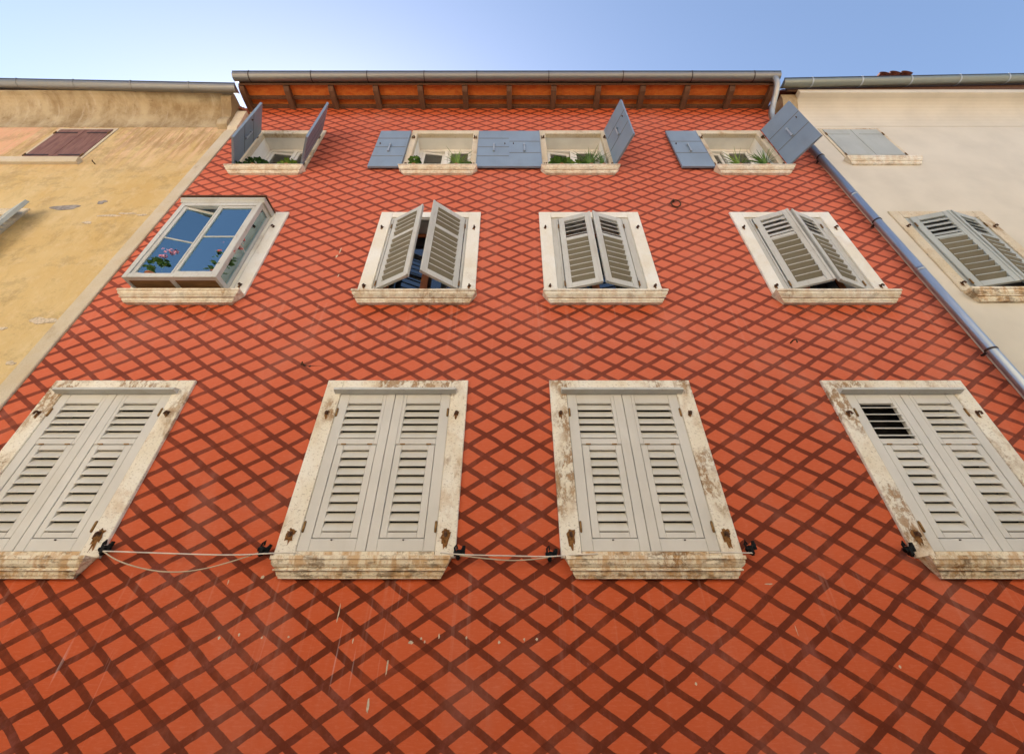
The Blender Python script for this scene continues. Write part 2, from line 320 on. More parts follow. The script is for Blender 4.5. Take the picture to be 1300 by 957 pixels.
M = dict(
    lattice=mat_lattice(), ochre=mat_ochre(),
    stone=mat_stone('stained_stone', 0.72, base=(0.81, 0.755, 0.65)), sill=mat_stone('stained_sill_stone', 0.72, base=(0.81, 0.73, 0.58), streak=True),
    stone2=mat_stone('clean_stone', 0.05, base=(0.81, 0.785, 0.72)), sill2=mat_stone('sill_stone', 0.32, base=(0.81, 0.76, 0.66), streak=True),
    stone3=mat_stone('dirty_stone', 0.42, base=(0.66, 0.57, 0.43)),
    shut=mat_paint('greige_paint', (0.60, 0.57, 0.52), 0.42, 0.12, (0.42, 0.36, 0.28)),
    slat=mat_paint('greige_slat_paint', (0.64, 0.605, 0.53), 0.42, 0.12, (0.42, 0.36, 0.28)),
    old=mat_paint('weathered_grey_paint', (0.56, 0.55, 0.51), 0.65, 0.95, (0.33, 0.28, 0.22)),
    shadedslat=mat_paint('weathered_shaded_slat_paint', (0.215, 0.19, 0.135), 0.75, 0.6, (0.15, 0.12, 0.08)),  # weathered paint, darkened to hold the shade on slat undersides
    blue=mat_paint('blue_grey_paint', (0.235, 0.30, 0.375), 0.45, 0.3, (0.31, 0.36, 0.40)),
    bluedark=mat_plain('shutter_seam', (0.17, 0.165, 0.15), 0.8), bluepale=mat_plain('pale_metal', (0.42, 0.46, 0.50), 0.45, 0.3),
    brownwood=mat_wood('old_brown_boards', (0.15, 0.066, 0.05), (0.25, 0.125, 0.095), axis=(9, 9, 1.2)),
    paleshut=mat_paint('pale_grey_green_paint', (0.44, 0.46, 0.43), 0.6, 0.45, (0.36, 0.33, 0.27)),
    white=mat_paint('white_frame_paint', (0.76, 0.73, 0.66), 0.45, 0.08, (0.6, 0.55, 0.45)),
    reveal=mat_plain('white_plaster', (0.82, 0.79, 0.72), 0.85, var=0.1, scale=3),
    cream=mat_plain('cream_render', (0.66, 0.59, 0.475), 0.9, spec=0.2, var=0.12, scale=1.1),
    creamedge=mat_plain('pale_render', (0.70, 0.64, 0.54), 0.9, spec=0.2, var=0.1, scale=3),
    cove=mat_cove(),
    strip=mat_stone('pale_corner_plaster', 0.1, base=(0.58, 0.50, 0.38)),
    zinc=mat_zinc('zinc_gutter', (0.25, 0.245, 0.235), 0.48, 0.45), pipe=mat_pipe(),
    zincg=mat_zinc('green_grey_zinc', (0.25, 0.265, 0.23), 0.5, 0.3), elbow=mat_zinc('worn_zinc', (0.42, 0.41, 0.38), 0.5, 0.8),
    iron=mat_plain('dark_iron', (0.055, 0.035, 0.03), 0.6, 0.4), rust=mat_plain('rusty_iron', (0.10, 0.045, 0.02), 0.85, 0.1, var=0.5, scale=60),
    bead=mat_plain('dark_bead', (0.05, 0.055, 0.075), 0.5, 0.5),
    ruststain=mat_plain('rust_stain', (0.26, 0.12, 0.04), 0.9, spec=0.1, var=0.6, scale=50),
    brass=mat_plain('rusty_brass', (0.26, 0.14, 0.045), 0.5, 0.6, var=0.4, scale=40),
    plank=mat_wood('orange_planks', (0.52, 0.105, 0.014), (0.66, 0.19, 0.032), axis=(2.5, 6, 3)),
    rafter=mat_wood('dark_rafter', (0.10, 0.045, 0.022), (0.16, 0.075, 0.038), axis=(10, 1, 10)),
    tileshade=mat_plain('shaded_tile', (0.13, 0.04, 0.022), 0.85, var=0.6, scale=9),  # clay tile seen from below, its shade put into the colour
    tile=mat_plain('clay_tile', (0.30, 0.085, 0.04), 0.8, var=0.5, scale=9),
    oak=mat_wood('raw_brown_panel', (0.16, 0.075, 0.025), (0.30, 0.15, 0.05), axis=(1.5, 12, 12)),
    brownframe=mat_wood('brown_window_wood', (0.20, 0.06, 0.02), (0.30, 0.10, 0.03), axis=(12, 12, 2)),
    glass=mat_glass('box_window_glass', (0.96, 0.98, 1.0), 0.30, (0.70, 0.93, 1.0)), pane=mat_glass('window_glass', (0.30, 0.33, 0.30), 0.10),
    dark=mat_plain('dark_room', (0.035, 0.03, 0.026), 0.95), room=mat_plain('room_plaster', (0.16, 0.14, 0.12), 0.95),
    curtain=mat_plain('net_curtain', (0.30, 0.32, 0.27), 0.9, var=0.3, scale=20),
    bluecloth=mat_plain('blue_curtain', (0.20, 0.48, 0.86), 0.8, var=0.5, scale=7),
    black=mat_plain('black_plastic', (0.003, 0.003, 0.003), 0.6, spec=0.15), cord=mat_plain('white_cord', (0.68, 0.60, 0.50), 0.6),
    cordtan=mat_plain('tan_cord', (0.50, 0.40, 0.27), 0.6),
    cement=mat_plain('cement_patch', (0.33, 0.29, 0.26), 0.95, var=0.4, scale=14),
    scuff=mat_plain('bare_lime_plaster', (0.62, 0.50, 0.36), 0.95, var=0.4, scale=30),
    leafd=mat_leaf('dark_leaf', (0.015, 0.05, 0.010), (0.04, 0.11, 0.02)), leafm=mat_leaf('mid_leaf', (0.05, 0.13, 0.02), (0.12, 0.22, 0.03)),
    leafy=mat_leaf('yellow_green_leaf', (0.10, 0.19, 0.02), (0.20, 0.30, 0.04)),
    pink=mat_leaf('pink_petal', (0.60, 0.16, 0.30), (0.72, 0.38, 0.50)), redp=mat_leaf('red_petal', (0.50, 0.05, 0.04), (0.65, 0.12, 0.10)),
    terracotta=mat_plain('terracotta', (0.36, 0.13, 0.06), 0.85), whitepot=mat_plain('white_pot', (0.72, 0.70, 0.65), 0.4),
    stree=mat_plain('street_paving', (0.34, 0.31, 0.27), 0.85, var=0.3, scale=2), stem=mat_plain('plant_stem', (0.10, 0.14, 0.03), 0.7),
    opp=mat_plain('sunlit_render', (0.66, 0.58, 0.43), 0.9, var=0.12, scale=1),
)

# ------------------------------------------------------------------ street
b = MB(); b.box(-60, 60, -60, 60, GZ - 0.3, GZ)
g = b.obj('street', M['stree']); g['kind'] = 'structure'

# ------------------------------------------------------------------ houses
def wall_mesh(x0, x1, z0, z1, holes, y0=0.0, thick=0.45, m=0, mr=1):
    b = MB(); xs = sorted({x0, x1, *[h[0] for h in holes], *[h[1] for h in holes]}); zs = sorted({z0, z1, *[h[2] for h in holes], *[h[3] for h in holes]})
    def inside(x, z): return any(h[0] < x < h[1] and h[2] < z < h[3] for h in holes)
    for i in range(len(xs)-1):
        for j in range(len(zs)-1):
            a, c, d, e = xs[i], xs[i+1], zs[j], zs[j+1]
            if inside((a+c)/2, (d+e)/2): continue
            b.face([(a,y0,d),(c,y0,d),(c,y0,e),(a,y0,e)], m); b.face([(a,y0+thick,d),(a,y0+thick,e),(c,y0+thick,e),(c,y0+thick,d)], m)
    for (a, c, d, e) in holes:
        t = y0 + thick
        b.face([(a,y0,d),(a,t,d),(a,t,e),(a,y0,e)], mr); b.face([(c,y0,d),(c,y0,e),(c,t,e),(c,t,d)], mr)
        b.face([(a,y0,e),(a,t,e),(c,t,e),(c,y0,e)], mr); b.face([(a,y0,d),(c,y0,d),(c,t,d),(a,t,d)], mr)
    for (a, c, d, e) in ((x0,x0,z0,z1),(x1,x1,z0,z1)): b.face([(a,y0,d),(a,y0,e),(a,y0+thick,e),(a,y0+thick,d)], m)
    b.face([(x0,y0,z1),(x1,y0,z1),(x1,y0+thick,z1),(x0,y0+thick,z1)], m)
    return b
H = lambda z: z - GZ                        # heights above camera level -> above the street

def shell(root, x0, x1, y0, z1, depth=8.0):
    """back and side walls and inner room box that close the house behind its front"""
    b = MB(); T = .3
    b.box(x0, x0 + T, y0, depth, 0, z1); b.box(x1 - T, x1, y0, depth, 0, z1); b.box(x0 + T, x1 - T, depth - T, depth, 0, z1)
    b.box(x0 + T, x1 - T, y0, depth - T, z1 - .2, z1 - .05)
    for zf in (H(-.3), H(2.95), H(6.25)): b.box(x0 + T, x1 - T, y0, depth - T, zf, zf + .2)
    b.obj('side_wall', M['room'], root)
def roof(root, x0, x1, yf, zf, yr=3.6, rise=1.5, back=8.0):
    """low pitched clay roof: rows of rounded cover tiles running up the slope"""
    b = MB(); L = math.hypot(yr - yf, rise)
    n = int((x1 - x0) / 0.20); dx = (x1 - x0) / n
    prof = []
    for i in range(n):
        for k in range(4):
            t = k / 4; prof.append((x0 + (i + t) * dx, 0.055 * abs(math.sin(math.pi * t))))
    prof.append((x1, 0))
    for (ya, za, yb, zb) in ((yf, zf, yr, zf + rise), (back, zf, yr, zf + rise)):
        for i in range(len(prof) - 1):
            (xa, ha), (xb, hb) = prof[i], prof[i+1]
            b.face([(xa, ya, za + ha), (xb, ya, za + hb), (xb, yb, zb + hb), (xa, yb, zb + ha)])
    # underside sheet so the roof has thickness
    b.face([(x0, yf, zf - .03), (x1, yf, zf - .03), (x1, yr, zf + rise - .03), (x0, yr, zf + rise - .03)])
    b.face([(x0, yf, zf - .03), (x1, yf, zf - .03), (x1, yf, zf + .003), (x0, yf, zf + .003)])
    b.face([(x0, back, zf - .03), (x1, back, zf - .03), (x1, yr, zf + rise - .03), (x0, yr, zf + rise - .03)])
    for x in (x0, x1): b.face([(x, yf, zf - .03), (x, yr, zf + rise), (x, back, zf - .03)])
    return b.obj('roof', M['tile'], root, smooth=False, fix=False)

# profile of a moulded sill: list of (y,z); y negative = towards the street
def sill_prof(p, h):
    return [(0.30, h), (-p, h), (-p*1.0, h*.82), (-p*.90, h*.80), (-p*.90, h*.75), (-p*.86, h*.62), (-p*.72, h*.50), (-p*.62, h*.46),
            (-p*.62, h*.42), (-p*.70, h*.40), (-p*.70, h*.33), (-p*.52, h*.31), (-p*.52, h*.27), (-p*.46, h*.15), (-p*.34, h*.05), (-p*.34, 0), (0.0, 0)]
def make_sill(root, wdt, z, p, h, mat):
    b = MB(); b.sweep(sill_prof(p, h), -wdt/2, wdt/2, 0, taper=lambda y: 0 if y > 0.01 else max(0, (p + y)) * 0.9 if y < -0.001 else p * .75)
    # inner tongue stays narrower than the opening: cut by rebuilding the first point at the wall line
    b.v = [(x, min(y, 0.0), zz) for (x, y, zz) in b.v]
    rise = {.163: .048 if p < .135 else .082, .138: .022}.get(h)
    if rise: b.box(-.611 if wdt > 1.5 else -.558, .611 if wdt > 1.5 else .558, -.024, -.001, h + .0005, h + rise)
    return b.obj('sill', mat, root, (0, 0, z))
def ring(b, wo, ho, wi, hi_, y0, y1, z0, m=0, c=0.006, zi0=0.0):
    """frame ring; outer width wo, height ho from z0; inner opening wi wide from z0+zi0 to z0+hi_"""
    b.box(-wo/2, -wi/2, y0, y1, z0, z0 + ho, m, c); b.box(wi/2, wo/2, y0, y1, z0, z0 + ho, m, c)
    b.box(-wi/2 + .0005, wi/2 - .0005, y0 + .001, y1, z0 + hi_, z0 + ho, m, c)
    if zi0 > 0: b.box(-wi/2 + .0005, wi/2 - .0005, y0 + .001, y1, z0, z0 + zi0, m, c)
def slats(b, x0, x1, z0, z1, n, yc, depth, th, ang, m, nose=True):
    """slats whose outer (street side, -y) edge hangs lower; ang from vertical"""
    pit = (z1 - z0) / n; s_, c_ = math.sin(ang), math.cos(ang)
    for i in range(n):
        zc = z0 + (i + .5) * pit; a = ang + rnd.uniform(-.03, .03); s_, c_ = math.sin(a), math.cos(a)
        hw = depth / 2
        # local axis along the slat's width: (y,z) = (s,c); normal (-c, s)... outer edge = (-s,-c)
        P = []
        for (u, t) in ((-hw, -th/2), (-hw + th*.4, -th/2 - .001), (hw, -th/2), (hw, th/2), (-hw + th*.4, th/2 + .001), (-hw - th*.25, 0)):
            P.append((yc + u * s_ - t * c_, zc + u * c_ + t * s_))
        b.sweep(P, x0, x1, m)
        if ang < 0:  # lit outer edge put in as a strip of the lighter paint
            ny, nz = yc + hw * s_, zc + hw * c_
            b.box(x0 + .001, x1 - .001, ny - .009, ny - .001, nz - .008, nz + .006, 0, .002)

meshcache = {}
def leaf_L(s, gap=False):
    """ground-row louvred leaf: local x from 0 (hinge) to .615, height 1.60; s=+1/-1 mirrors"""
    k = ('L', s, gap)
    if k in meshcache: return meshcache[k]
    b = MB(); W_, Ht, T = .612, 1.592, .04
    X = lambda a: s * a
    def bx(x0, x1, y0, y1, z0, z1, m=0, c=.004): b.box(min(X(x0), X(x1)), max(X(x0), X(x1)), y0, y1, z0, z1, m, c)
    bx(0, .105, 0, T, 0, Ht); bx(.520, W_, 0, T, 0, Ht); bx(.482, .5195, .001, T, 1.0005, Ht); bx(.1055, .5195, .001, T, 0, .105); bx(.1055, .4815, .001, T, 1.475, Ht); bx(.1055, .4815, .001, T, 1.000, 1.062)
    # inner flap: rim 4 mm back from the leaf with a dark joint round it
    bx(.110, .180, .004, T, .110, .995); bx(.450, .515, .004, T, .110, .995); bx(.1805, .4495, .005, T, .110, .160); bx(.1805, .4495, .005, T, .940, .995)
    bx(.1055, .4695, .030, .038, .106, .999, 2, 0)
    b2 = [f for f in b.f]
    slats(b, min(X(.1055), X(.4815)), max(X(.1055), X(.4815)), 1.066, 1.472, 5, .020, .082, .010, R(62) if gap else R(29), 1)
    slats(b, min(X(.1805), X(.4495)), max(X(.1805), X(.4495)), .163, .938, 9, .020, .085, .010, R(28), 1)
    # drop the backing where the louvres are: replace by leaving only thin rim -> rebuild faces of material 2
    keep = [i for i, mm in enumerate(b.m) if mm != 2]; b.f = [b.f[i] for i in keep]; b.m = [b.m[i] for i in keep]
    b.box(min(X(.285), X(.30)), max(X(.285), X(.30)), -.008, .002, .088, .098, 3, 0)
    for hx in (.15, .42): b.box(min(X(hx), X(hx + .05)), max(X(hx), X(hx + .05)), -.006, .004, .995, 1.006, 4, 0)
    me = b.obj('tmp', [M['shut'], M['slat'], M['dark'], M['iron'], M['brass']], None)
    d = me.data; bpy.data.objects.remove(me); d.name = 'shutter'; meshcache[k] = d; return d
def leaf_M(s, W_=.50, mat='old', upper=34, low=-40, nsl=(4, 8)):
    k = ('M', s, W_, mat, upper, low)
    if k in meshcache: return meshcache[k]
    b = MB(); Ht, T = 1.555, .042
    X = lambda a: s * a
    def bx(x0, x1, y0, y1, z0, z1, m=0, c=.004): b.box(min(X(x0), X(x1)), max(X(x0), X(x1)), y0, y1, z0, z1, m, c)
    a0, a1 = .085, W_ - .085
    bx(0, a0, 0, T, 0, Ht); bx(a1, W_, 0, T, 0, Ht); bx(a0 + .0005, a1 - .0005, .001, T, 0, .095); bx(a0 + .0005, a1 - .0005, .001, T, 1.46, Ht); bx(a0 + .0005, a1 - .0005, .001, T, 1.00, 1.055)
    bx(W_ - .02, W_ + .012, -.008, .012, 0, Ht)
    lo, hi_ = min(X(a0), X(a1)), max(X(a0), X(a1))
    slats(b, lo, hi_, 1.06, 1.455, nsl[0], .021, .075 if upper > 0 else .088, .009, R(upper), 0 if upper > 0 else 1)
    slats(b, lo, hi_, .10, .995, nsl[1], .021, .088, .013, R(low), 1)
    me = b.obj('tmp', [M[mat], M['shadedslat']], None)
    d = me.data; bpy.data.objects.remove(me); d.name = 'shutter'; meshcache[k] = d; return d
def leaf_T(s, seams=2, edge=True):
    """solid board leaf, local x .05 .. .65, height 1.34; inner face at +y"""
    k = ('T', s, seams)
    if k in meshcache: return meshcache[k]
    b = MB(); Ht, T = 1.335, .036
    X = lambda a: s * a
    cuts = [0] + [Ht * f for f in ({2: (.36, .68), 3: (.27, .52, .77)}[seams])] + [Ht]
    for i in range(len(cuts) - 1):
        b.box(min(X(.05), X(.65)), max(X(.05), X(.65)), 0, T, cuts[i] + .0015, cuts[i+1] - .0015, 0)
    b.box(min(X(.053), X(.647)), max(X(.053), X(.647)), .004, T - .004, .004, Ht - .004, 1)
    # ledge strips over the joints on the inner face and the latch bar
    for c_ in cuts[1:-1]: b.box(min(X(.055), X(.645)), max(X(.055), X(.645)), T, T + .003, c_ - .008, c_ + .008, 1)
    b.box(min(X(.045), X(.054)), max(X(.045), X(.054)), -.004, T + .006, 0, Ht, 0); 
    xm = .36
    b.box(min(X(xm - .012), X(xm + .012)), max(X(xm - .012), X(xm + .012)), T + .018, T + .034, .50, .78, 2, .003)
    for zz in (.52, .74): b.box(min(X(xm - .02), X(xm + .02)), max(X(xm - .02), X(xm + .02)), T, T + .03, zz, zz + .022, 2)
    b.box(min(X(.56), X(.575)), max(X(.56), X(.575)), T, T + .02, .80, .83, 3)
    # outside face ledges (vertical brace strips)
    for xx in (.17, .33, .50): b.box(min(X(xx), X(xx + .006)), max(X(xx), X(xx + .006)), -.002, .0, 0, Ht, 1)
    me = b.obj('tmp', [M['blue'], M['bluedark'], M['bluepale'], M['rust']], None)
    d = me.data; bpy.data.objects.remove(me); d.name = 'shutter'; meshcache[k] = d; return d
pin_n = [0]
def pin_mesh(big=1.0):
    """iron holdback pin; the stone round it is stained by rust running down"""
    pin_n[0] = (pin_n[0] + 1) % 9; key = ('pin', pin_n[0], big)
    if key in meshcache: return meshcache[key]
    b = MB(); q = random.Random(pin_n[0] * 7 + int(big * 10)); b.tube([(0, .01, 0), (0, -.03, .002), (0, -.038, -.004), (q.uniform(-.01, .01), -.04, -.034)], .011, 8); b.box(-.014, .014, -.006, .004, -.022, .018)
    N = 26; pts = []; up_, dn = .022 * big, .05 * big * q.uniform(.7, 1.5)
    for i in range(N):
        a = 2 * math.pi * i / N; k = q.uniform(.7, 1.25)
        x = .021 * big * k * math.cos(a); z = (up_ if math.sin(a) > 0 else dn) * k * math.sin(a)
        pts.append((max(-.055, min(.055, x + .006 * math.sin(3 * a))), z))
    b.face([(x, -.0015, z) for x, z in pts], 1)
    o = b.obj('tmp', [M['rust'], M['ruststain']], None, fix=False); d = o.data; bpy.data.objects.remove(o); d.name = 'holdback_pin'; meshcache[key] = d; return d
def hinge_mesh():
    if 'hinge' in meshcache: return meshcache['hinge']
    b = MB(); b.tube([(0, 0, -.05), (0, 0, -.042), (0, 0, .042), (0, 0, .05)], [.005, .011, .011, .005], 10)
    o = b.obj('tmp', M['brass'], None, smooth=True); d = o.data; bpy.data.objects.remove(o); d.name = 'hinge'; meshcache['hinge'] = d; return d

# ---- the red house
HX0, HX1 = -5.60, 5.74
WALLTOP = H(9.47)
red = thing('lattice_house', 'tall red house painted all over with a brown diamond lattice', 'house', (0, 0, GZ))
holes = []
MC = [XC[0] + .01, XC[1], XC[2] + .02, XC[3]]; TC = [XC[0] - .02, XC[1] - .025, XC[2] + .015, XC[3] + .04]
for xc, xm, xt in zip(XC, MC, TC):
    holes += [(xc - .62, xc + .62, H(.70), H(2.30)), (xm - .62, xm + .62, H(3.90), H(5.53)), (xt - .565, xt + .565, H(6.96), H(8.29))]
wb = wall_mesh(HX0, HX1, 0, WALLTOP, holes)
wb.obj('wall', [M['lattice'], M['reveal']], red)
shell(red, HX0, HX1, .45, WALLTOP)

def window_low(root, xc, i):
    b = MB(); ring(b, 1.60, 1.82, 1.234, 1.65, -.032, .06, -.035)
    wn = b.obj('window', M['stone'], root, (xc, 0, H(.68)))
    make_sill(wn, 1.54, -.195, .13, .163, M['sill'])
    b = MB(); b.sweep([(-.03, .05), (-.10, .028), (-.105, 0), (-.03, -.018)], -.675, .675, 0); b.obj('drip_board', M['old'], wn, (0, 0, 1.62))
    b = MB(); ring(b, 1.238, 1.598, 1.16, 1.585, .0, .06, 0, c=.003, zi0=.012)
    # moulded inner bead of the fixed frame
    for s in (-1, 1): b.box(s * .604, s * .592, -.012, 0, .015, 1.59)
    b.obj('frame', M['shut'], wn, (0, 0, .015))
    gl = MB(); gl.box(-.58, .58, .20, .24, 0, 1.58); gl.obj('dark_backing', M['dark'], wn, (0, 0, .02))  # dark sheet stands in for the unlit room behind the slats
    for s in (1, -1):
        link('shutter', leaf_L(s, gap=(i == 3 and s == 1)), wn, (-s * .615, -.022, .016))
        for z in (.22, 1.38): link('hinge', hinge_mesh(), wn, (-s * .602, -.026, z), 0)
        for z in (.16, 1.37): link('holdback', pin_mesh(1.9 if z < 1 else 1.1), wn, (-s * .70, -.034, z))
    return wn
for i, xc in enumerate(XC): window_low(red, xc, i)

def window_mid(root, xc, angs, hx, lw, i, up=34):
    b = MB(); ring(b, 1.61, 1.85, 1.234, 1.71, -.03, .06, -.065)
    wn = b.obj('window', M['stone2'], root, (xc, 0, H(3.88)))
    make_sill(wn, 1.66, -.225, .14, .163, M['sill2'])
    b = MB(); ring(b, 1.236, 1.63, 2 * hx, 1.60, -.005, .05, 0, c=.003, zi0=0)
    for s in (-1, 1): b.box(s * (hx + .015), s * (hx + .035), -.02, -.005, 0, 1.6)
    b.obj('frame', M['old'], wn, (0, 0, .02))
    for s, a in ((1, angs[0]), (-1, angs[1])):
        link('shutter', leaf_M(s, lw, upper=up), wn, (-s * hx, -.03, .05), -s * R(a))
        for z in (.14, 1.40): link('hinge', hinge_mesh(), wn, (-s * (hx + .012), -.04, z))
        for z in (.10, 1.38): link('holdback', pin_mesh(), wn, (-s * .72, -.032, z))
    # wooden window deep in the reveal
    b = MB(); ring(b, 1.20, 1.60, 1.04, 1.52, .28, .34, 0, zi0=.08); b.box(-.05, .05, .27, .33, .08, 1.52)
    b.obj('casement', M['brownframe'], wn, (0, 0, .03))
    b = MB(); b.box(-.515, -.055, .30, .306, 0, 1.42); b.box(.055, .515, .30, .306, 0, 1.42); b.obj('pane', M['pane'], wn, (0, 0, .12))
    return wn
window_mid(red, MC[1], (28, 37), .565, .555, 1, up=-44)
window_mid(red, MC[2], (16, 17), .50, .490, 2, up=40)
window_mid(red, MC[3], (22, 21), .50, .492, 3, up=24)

def window_box(root, xc):
    """box window standing out from the wall"""
    b = MB(); ring(b, 1.61, 1.85, 1.234, 1.71, -.03, .06, -.065)
    b.box(.558, .6155, -.031, .06, -.064, 1.64)
    wn = b.obj('window', M['stone2'], root, (xc, 0, H(3.88)))
    make_sill(wn, 1.62, -.225, .15, .163, M['sill2'])
    X0, X1, D, Z0, Z1 = -.68, .555, .30, -.005, 1.64
    b = MB(); P = .065
    # corner posts, head, sole of the front; wall posts
    for x in (X0, X1 - P): b.box(x, x + P, -D, -D + P, Z0, Z1, 0, .004)
    b.box(X0 + P, X1 - P, -D + .001, -D + P, Z0, Z0 + .075, 0, .004); b.box(X0 + P, X1 - P, -D + .001, -D + P, Z1 - .075, Z1, 0, .004)
    for x in (X0, X1 - .04): b.box(x, x + .04, -.075, -.032, Z0, Z1, 0)
    for x in (X0 + .001, X1 - .041):
        b.box(x, x + .04, -D + P, -.075, Z0, Z0 + .07, 0); b.box(x, x + .04, -D + P, -.075, Z1 - .07, Z1, 0); b.box(x + .008, x + .03, -D + P, -.075, Z0 + .72, Z0 + .74, 0)
    b.obj('box_frame', M['old'], wn)
    b = MB()
    b.sweep([(-.03, Z1 + .10), (-D - .03, Z1 + .085), (-D - .04, Z1 + .06), (-D - .04, Z1 + .045), (-D - .012, Z1 + .025), (-D - .005, Z1), (-.03, Z1)], X0 - .03, X1 + .03)
    b.box(X0 - .045, X1 + .045, -D - .055, -.03, Z1 + .1005, Z1 + .118, 1, .003)
    b.obj('cornice', [M['old'], M['rafter']], wn)
    b = MB(); xm = (X0 + X1) / 2
    b.box(X0 + .01, X1 - .01, -D + .06, -.035, Z0 + .012, Z0 + .03); b.box(xm - .03, xm + .03, -D + .01, -.04, Z0 + .002, Z0 + .012, 1)
    b.obj('floor_board', [M['oak'], M['old']], wn)
    # two casements hung at the posts, the left one swung a little inward
    for k, (xa, xb) in enumerate(((X0 + P + .003, xm - .004), (xm + .004, X1 - P - .003))):
        wd = xb - xa; f = .042; z0, z1 = Z0 + .08, Z1 - .08; hx = xa; sg = 1
        b = MB(); q = lambda u: u
        b.box(0, f, 0, .038, z0, z1, 0, .003); b.box(wd - f, wd, 0, .038, z0, z1, 0, .003)
        b.box(f, wd - f, .001, .038, z0, z0 + f, 0, .003); b.box(f, wd - f, .001, .038, z1 - f, z1, 0, .003)
        b.box(f, wd - f, .008, .03, z0 + .76, z0 + .782, 0, .003)
        rz_ = R(17) if k == 0 else 0
        b.obj('casement', M['old'], wn, (xa, -D + .012, 0), rz_)
        b = MB(); b.box(f, wd - f, .018, .022, z0 + f, z0 + .76); b.box(f, wd - f, .018, .022, z0 + .782, z1 - f)
        b.obj('pane', M['glass'], wn, (xa, -D + .012, 0), rz_)
    b = MB(); b.box(xm - .012, xm + .012, -D + .004, -D + .05, Z0 + .075, Z1 - .075, 0, .003); b.obj('mullion', M['old'], wn)
    for x in (X0 + .018, X1 - .022):
        b = MB(); b.box(x, x + .004, -D + P, -.075, Z0 + .07, Z0 + .72); b.box(x, x + .004, -D + P, -.075, Z0 + .74, Z1 - .07); b.obj('side_pane', M['glass'], wn)
    # blue curtain hanging behind, in the wall opening, in folds
    b = MB(); N = 60
    for i in range(N):
        xa, xb = -.61 + 1.1 * i / N, -.61 + 1.1 * (i + 1) / N
        ya, yb = -.10 + .025 * math.sin(xa * 42) + .012 * math.sin(xa * 97), -.10 + .025 * math.sin(xb * 42) + .012 * math.sin(xb * 97)
        b.face([(xa, ya, .05), (xb, yb, .05), (xb, yb, 1.63), (xa, ya, 1.63)]); b.face([(xa, ya + .004, .05), (xa, ya + .004, 1.63), (xb, yb + .004, 1.63), (xb, yb + .004, .05)])
    b.obj('curtain', M['bluecloth'], wn, smooth=True, fix=False)
    for z in (.12, 1.40): link('holdback', pin_mesh(), wn, (.69, -.032, z))
    return wn
window_box(red, MC[0])

def window_top(root, xc, angs, seams):
    b = MB(); ring(b, 1.36, 1.49, 1.122, 1.356, -.028, .06, -.02)
    wn = b.obj('window', M['stone3'], root, (xc, 0, H(6.95)))
    make_sill(wn, 1.42, -.155, .14, .138, M['sill2'])
    # white window set back in the deep reveal: fixed frame, mullion, left sash ajar
    b = MB(); ring(b, 1.128, 1.33, 1.0, 1.25, .30, .36, 0, zi0=.07, c=.003); b.box(-.035, .035, .295, .35, .07, 1.25, 0, .003)
    b.obj('frame', M['white'], wn, (0, 0, .01))
    for s in (-1, 1):
        b = MB(); wd = .455; f = .055
        b.box(0, f, 0, .045, 0, 1.17, 0, .003); b.box(wd - f, wd, 0, .045, 0, 1.17, 0, .003); b.box(f, wd - f, .001, .045, 0, f, 0, .003); b.box(f, wd - f, .001, .045, 1.17 - f, 1.17, 0, .003)
        sx = -.495 if s < 0 else .04
        b.obj('sash', M['white'], wn, (sx, .31, .09), R(6) if s < 0 else 0)
        b = MB(); b.box(f, wd - f, .02, .025, f, 1.17 - f); b.obj('pane', M['pane'], wn, (sx, .31, .09), R(6) if s < 0 else 0)
    b = MB(); N = 40
    for i in range(N):
        xa, xb = -.5 + 1. * i / N, -.5 + 1. * (i + 1) / N
        ya, yb = .42 + .012 * math.sin(xa * 60), .42 + .012 * math.sin(xb * 60)
        b.face([(xa, ya, .05), (xb, yb, .05), (xb, yb, 1.3), (xa, ya, 1.3)]); b.face([(xa, ya + .003, .05), (xa, ya + .003, 1.3), (xb, yb + .003, 1.3), (xb, yb + .003, .05)])
    b.obj('net_curtain', M['curtain'], wn, smooth=True, fix=False)
    for s, a in ((1, angs[0]), (-1, angs[1])):
        link('shutter', leaf_T(s, seams), wn, (-s * .635, -.036, .02), -s * R(a))
        for z in (.16, 1.16): link('hinge', hinge_mesh(), wn, (-s * .635, -.04, z))
        for z in (.15, 1.17): link('holdback', pin_mesh(), wn, (-s * .60, -.032, z))
    return wn
window_top(red, TC[0], (62, 121), 2)
window_top(red, TC[1], (180, 180), 3)
window_top(red, TC[2], (180, 110), 2)
window_top(red, TC[3], (180, 116), 2)

# eaves: plank soffit, rafters, batten, front board
EX0, EX1 = -5.74, 5.60
b = MB(); n = 0; x = EX0
while x < EX1 - .01:
    x2 = min(x + .155 + rnd.uniform(-.01, .01), EX1); b.box(x + .0015, x2 - .0015, -.46, .30, H(9.555), H(9.58)); x = x2
b.obj('soffit', M['plank'], red)
rx = [EX0 + .04 + i * .946 for i in range(13)]
rx[-1] = EX1 - .04
for x in rx:
    b = MB(); b.sweep([(.2, H(9.42)), (-.20, H(9.43)), (-.36, H(9.45)), (-.44, H(9.49)), (-.455, H(9.553)), (.2, H(9.553))], x - .055, x + .055)
    b.obj('rafter', M['rafter'], red)
for i in range(12):
    b = MB(); b.box(rx[i] + .057, rx[i+1] - .057, -.235, -.175, H(9.50), H(9.553)); b.box(rx[i] + .057, rx[i+1] - .057, -.06, .0, H(9.475), H(9.553)); b.obj('batten', M['rafter'], red)
b = MB(); b.box(EX0, EX1, -.475, -.457, H(9.49), H(9.60)); b.obj('fascia', M['rafter'], red)
roof(red, EX0 - .02, EX1 + .02, -.50, H(9.615))
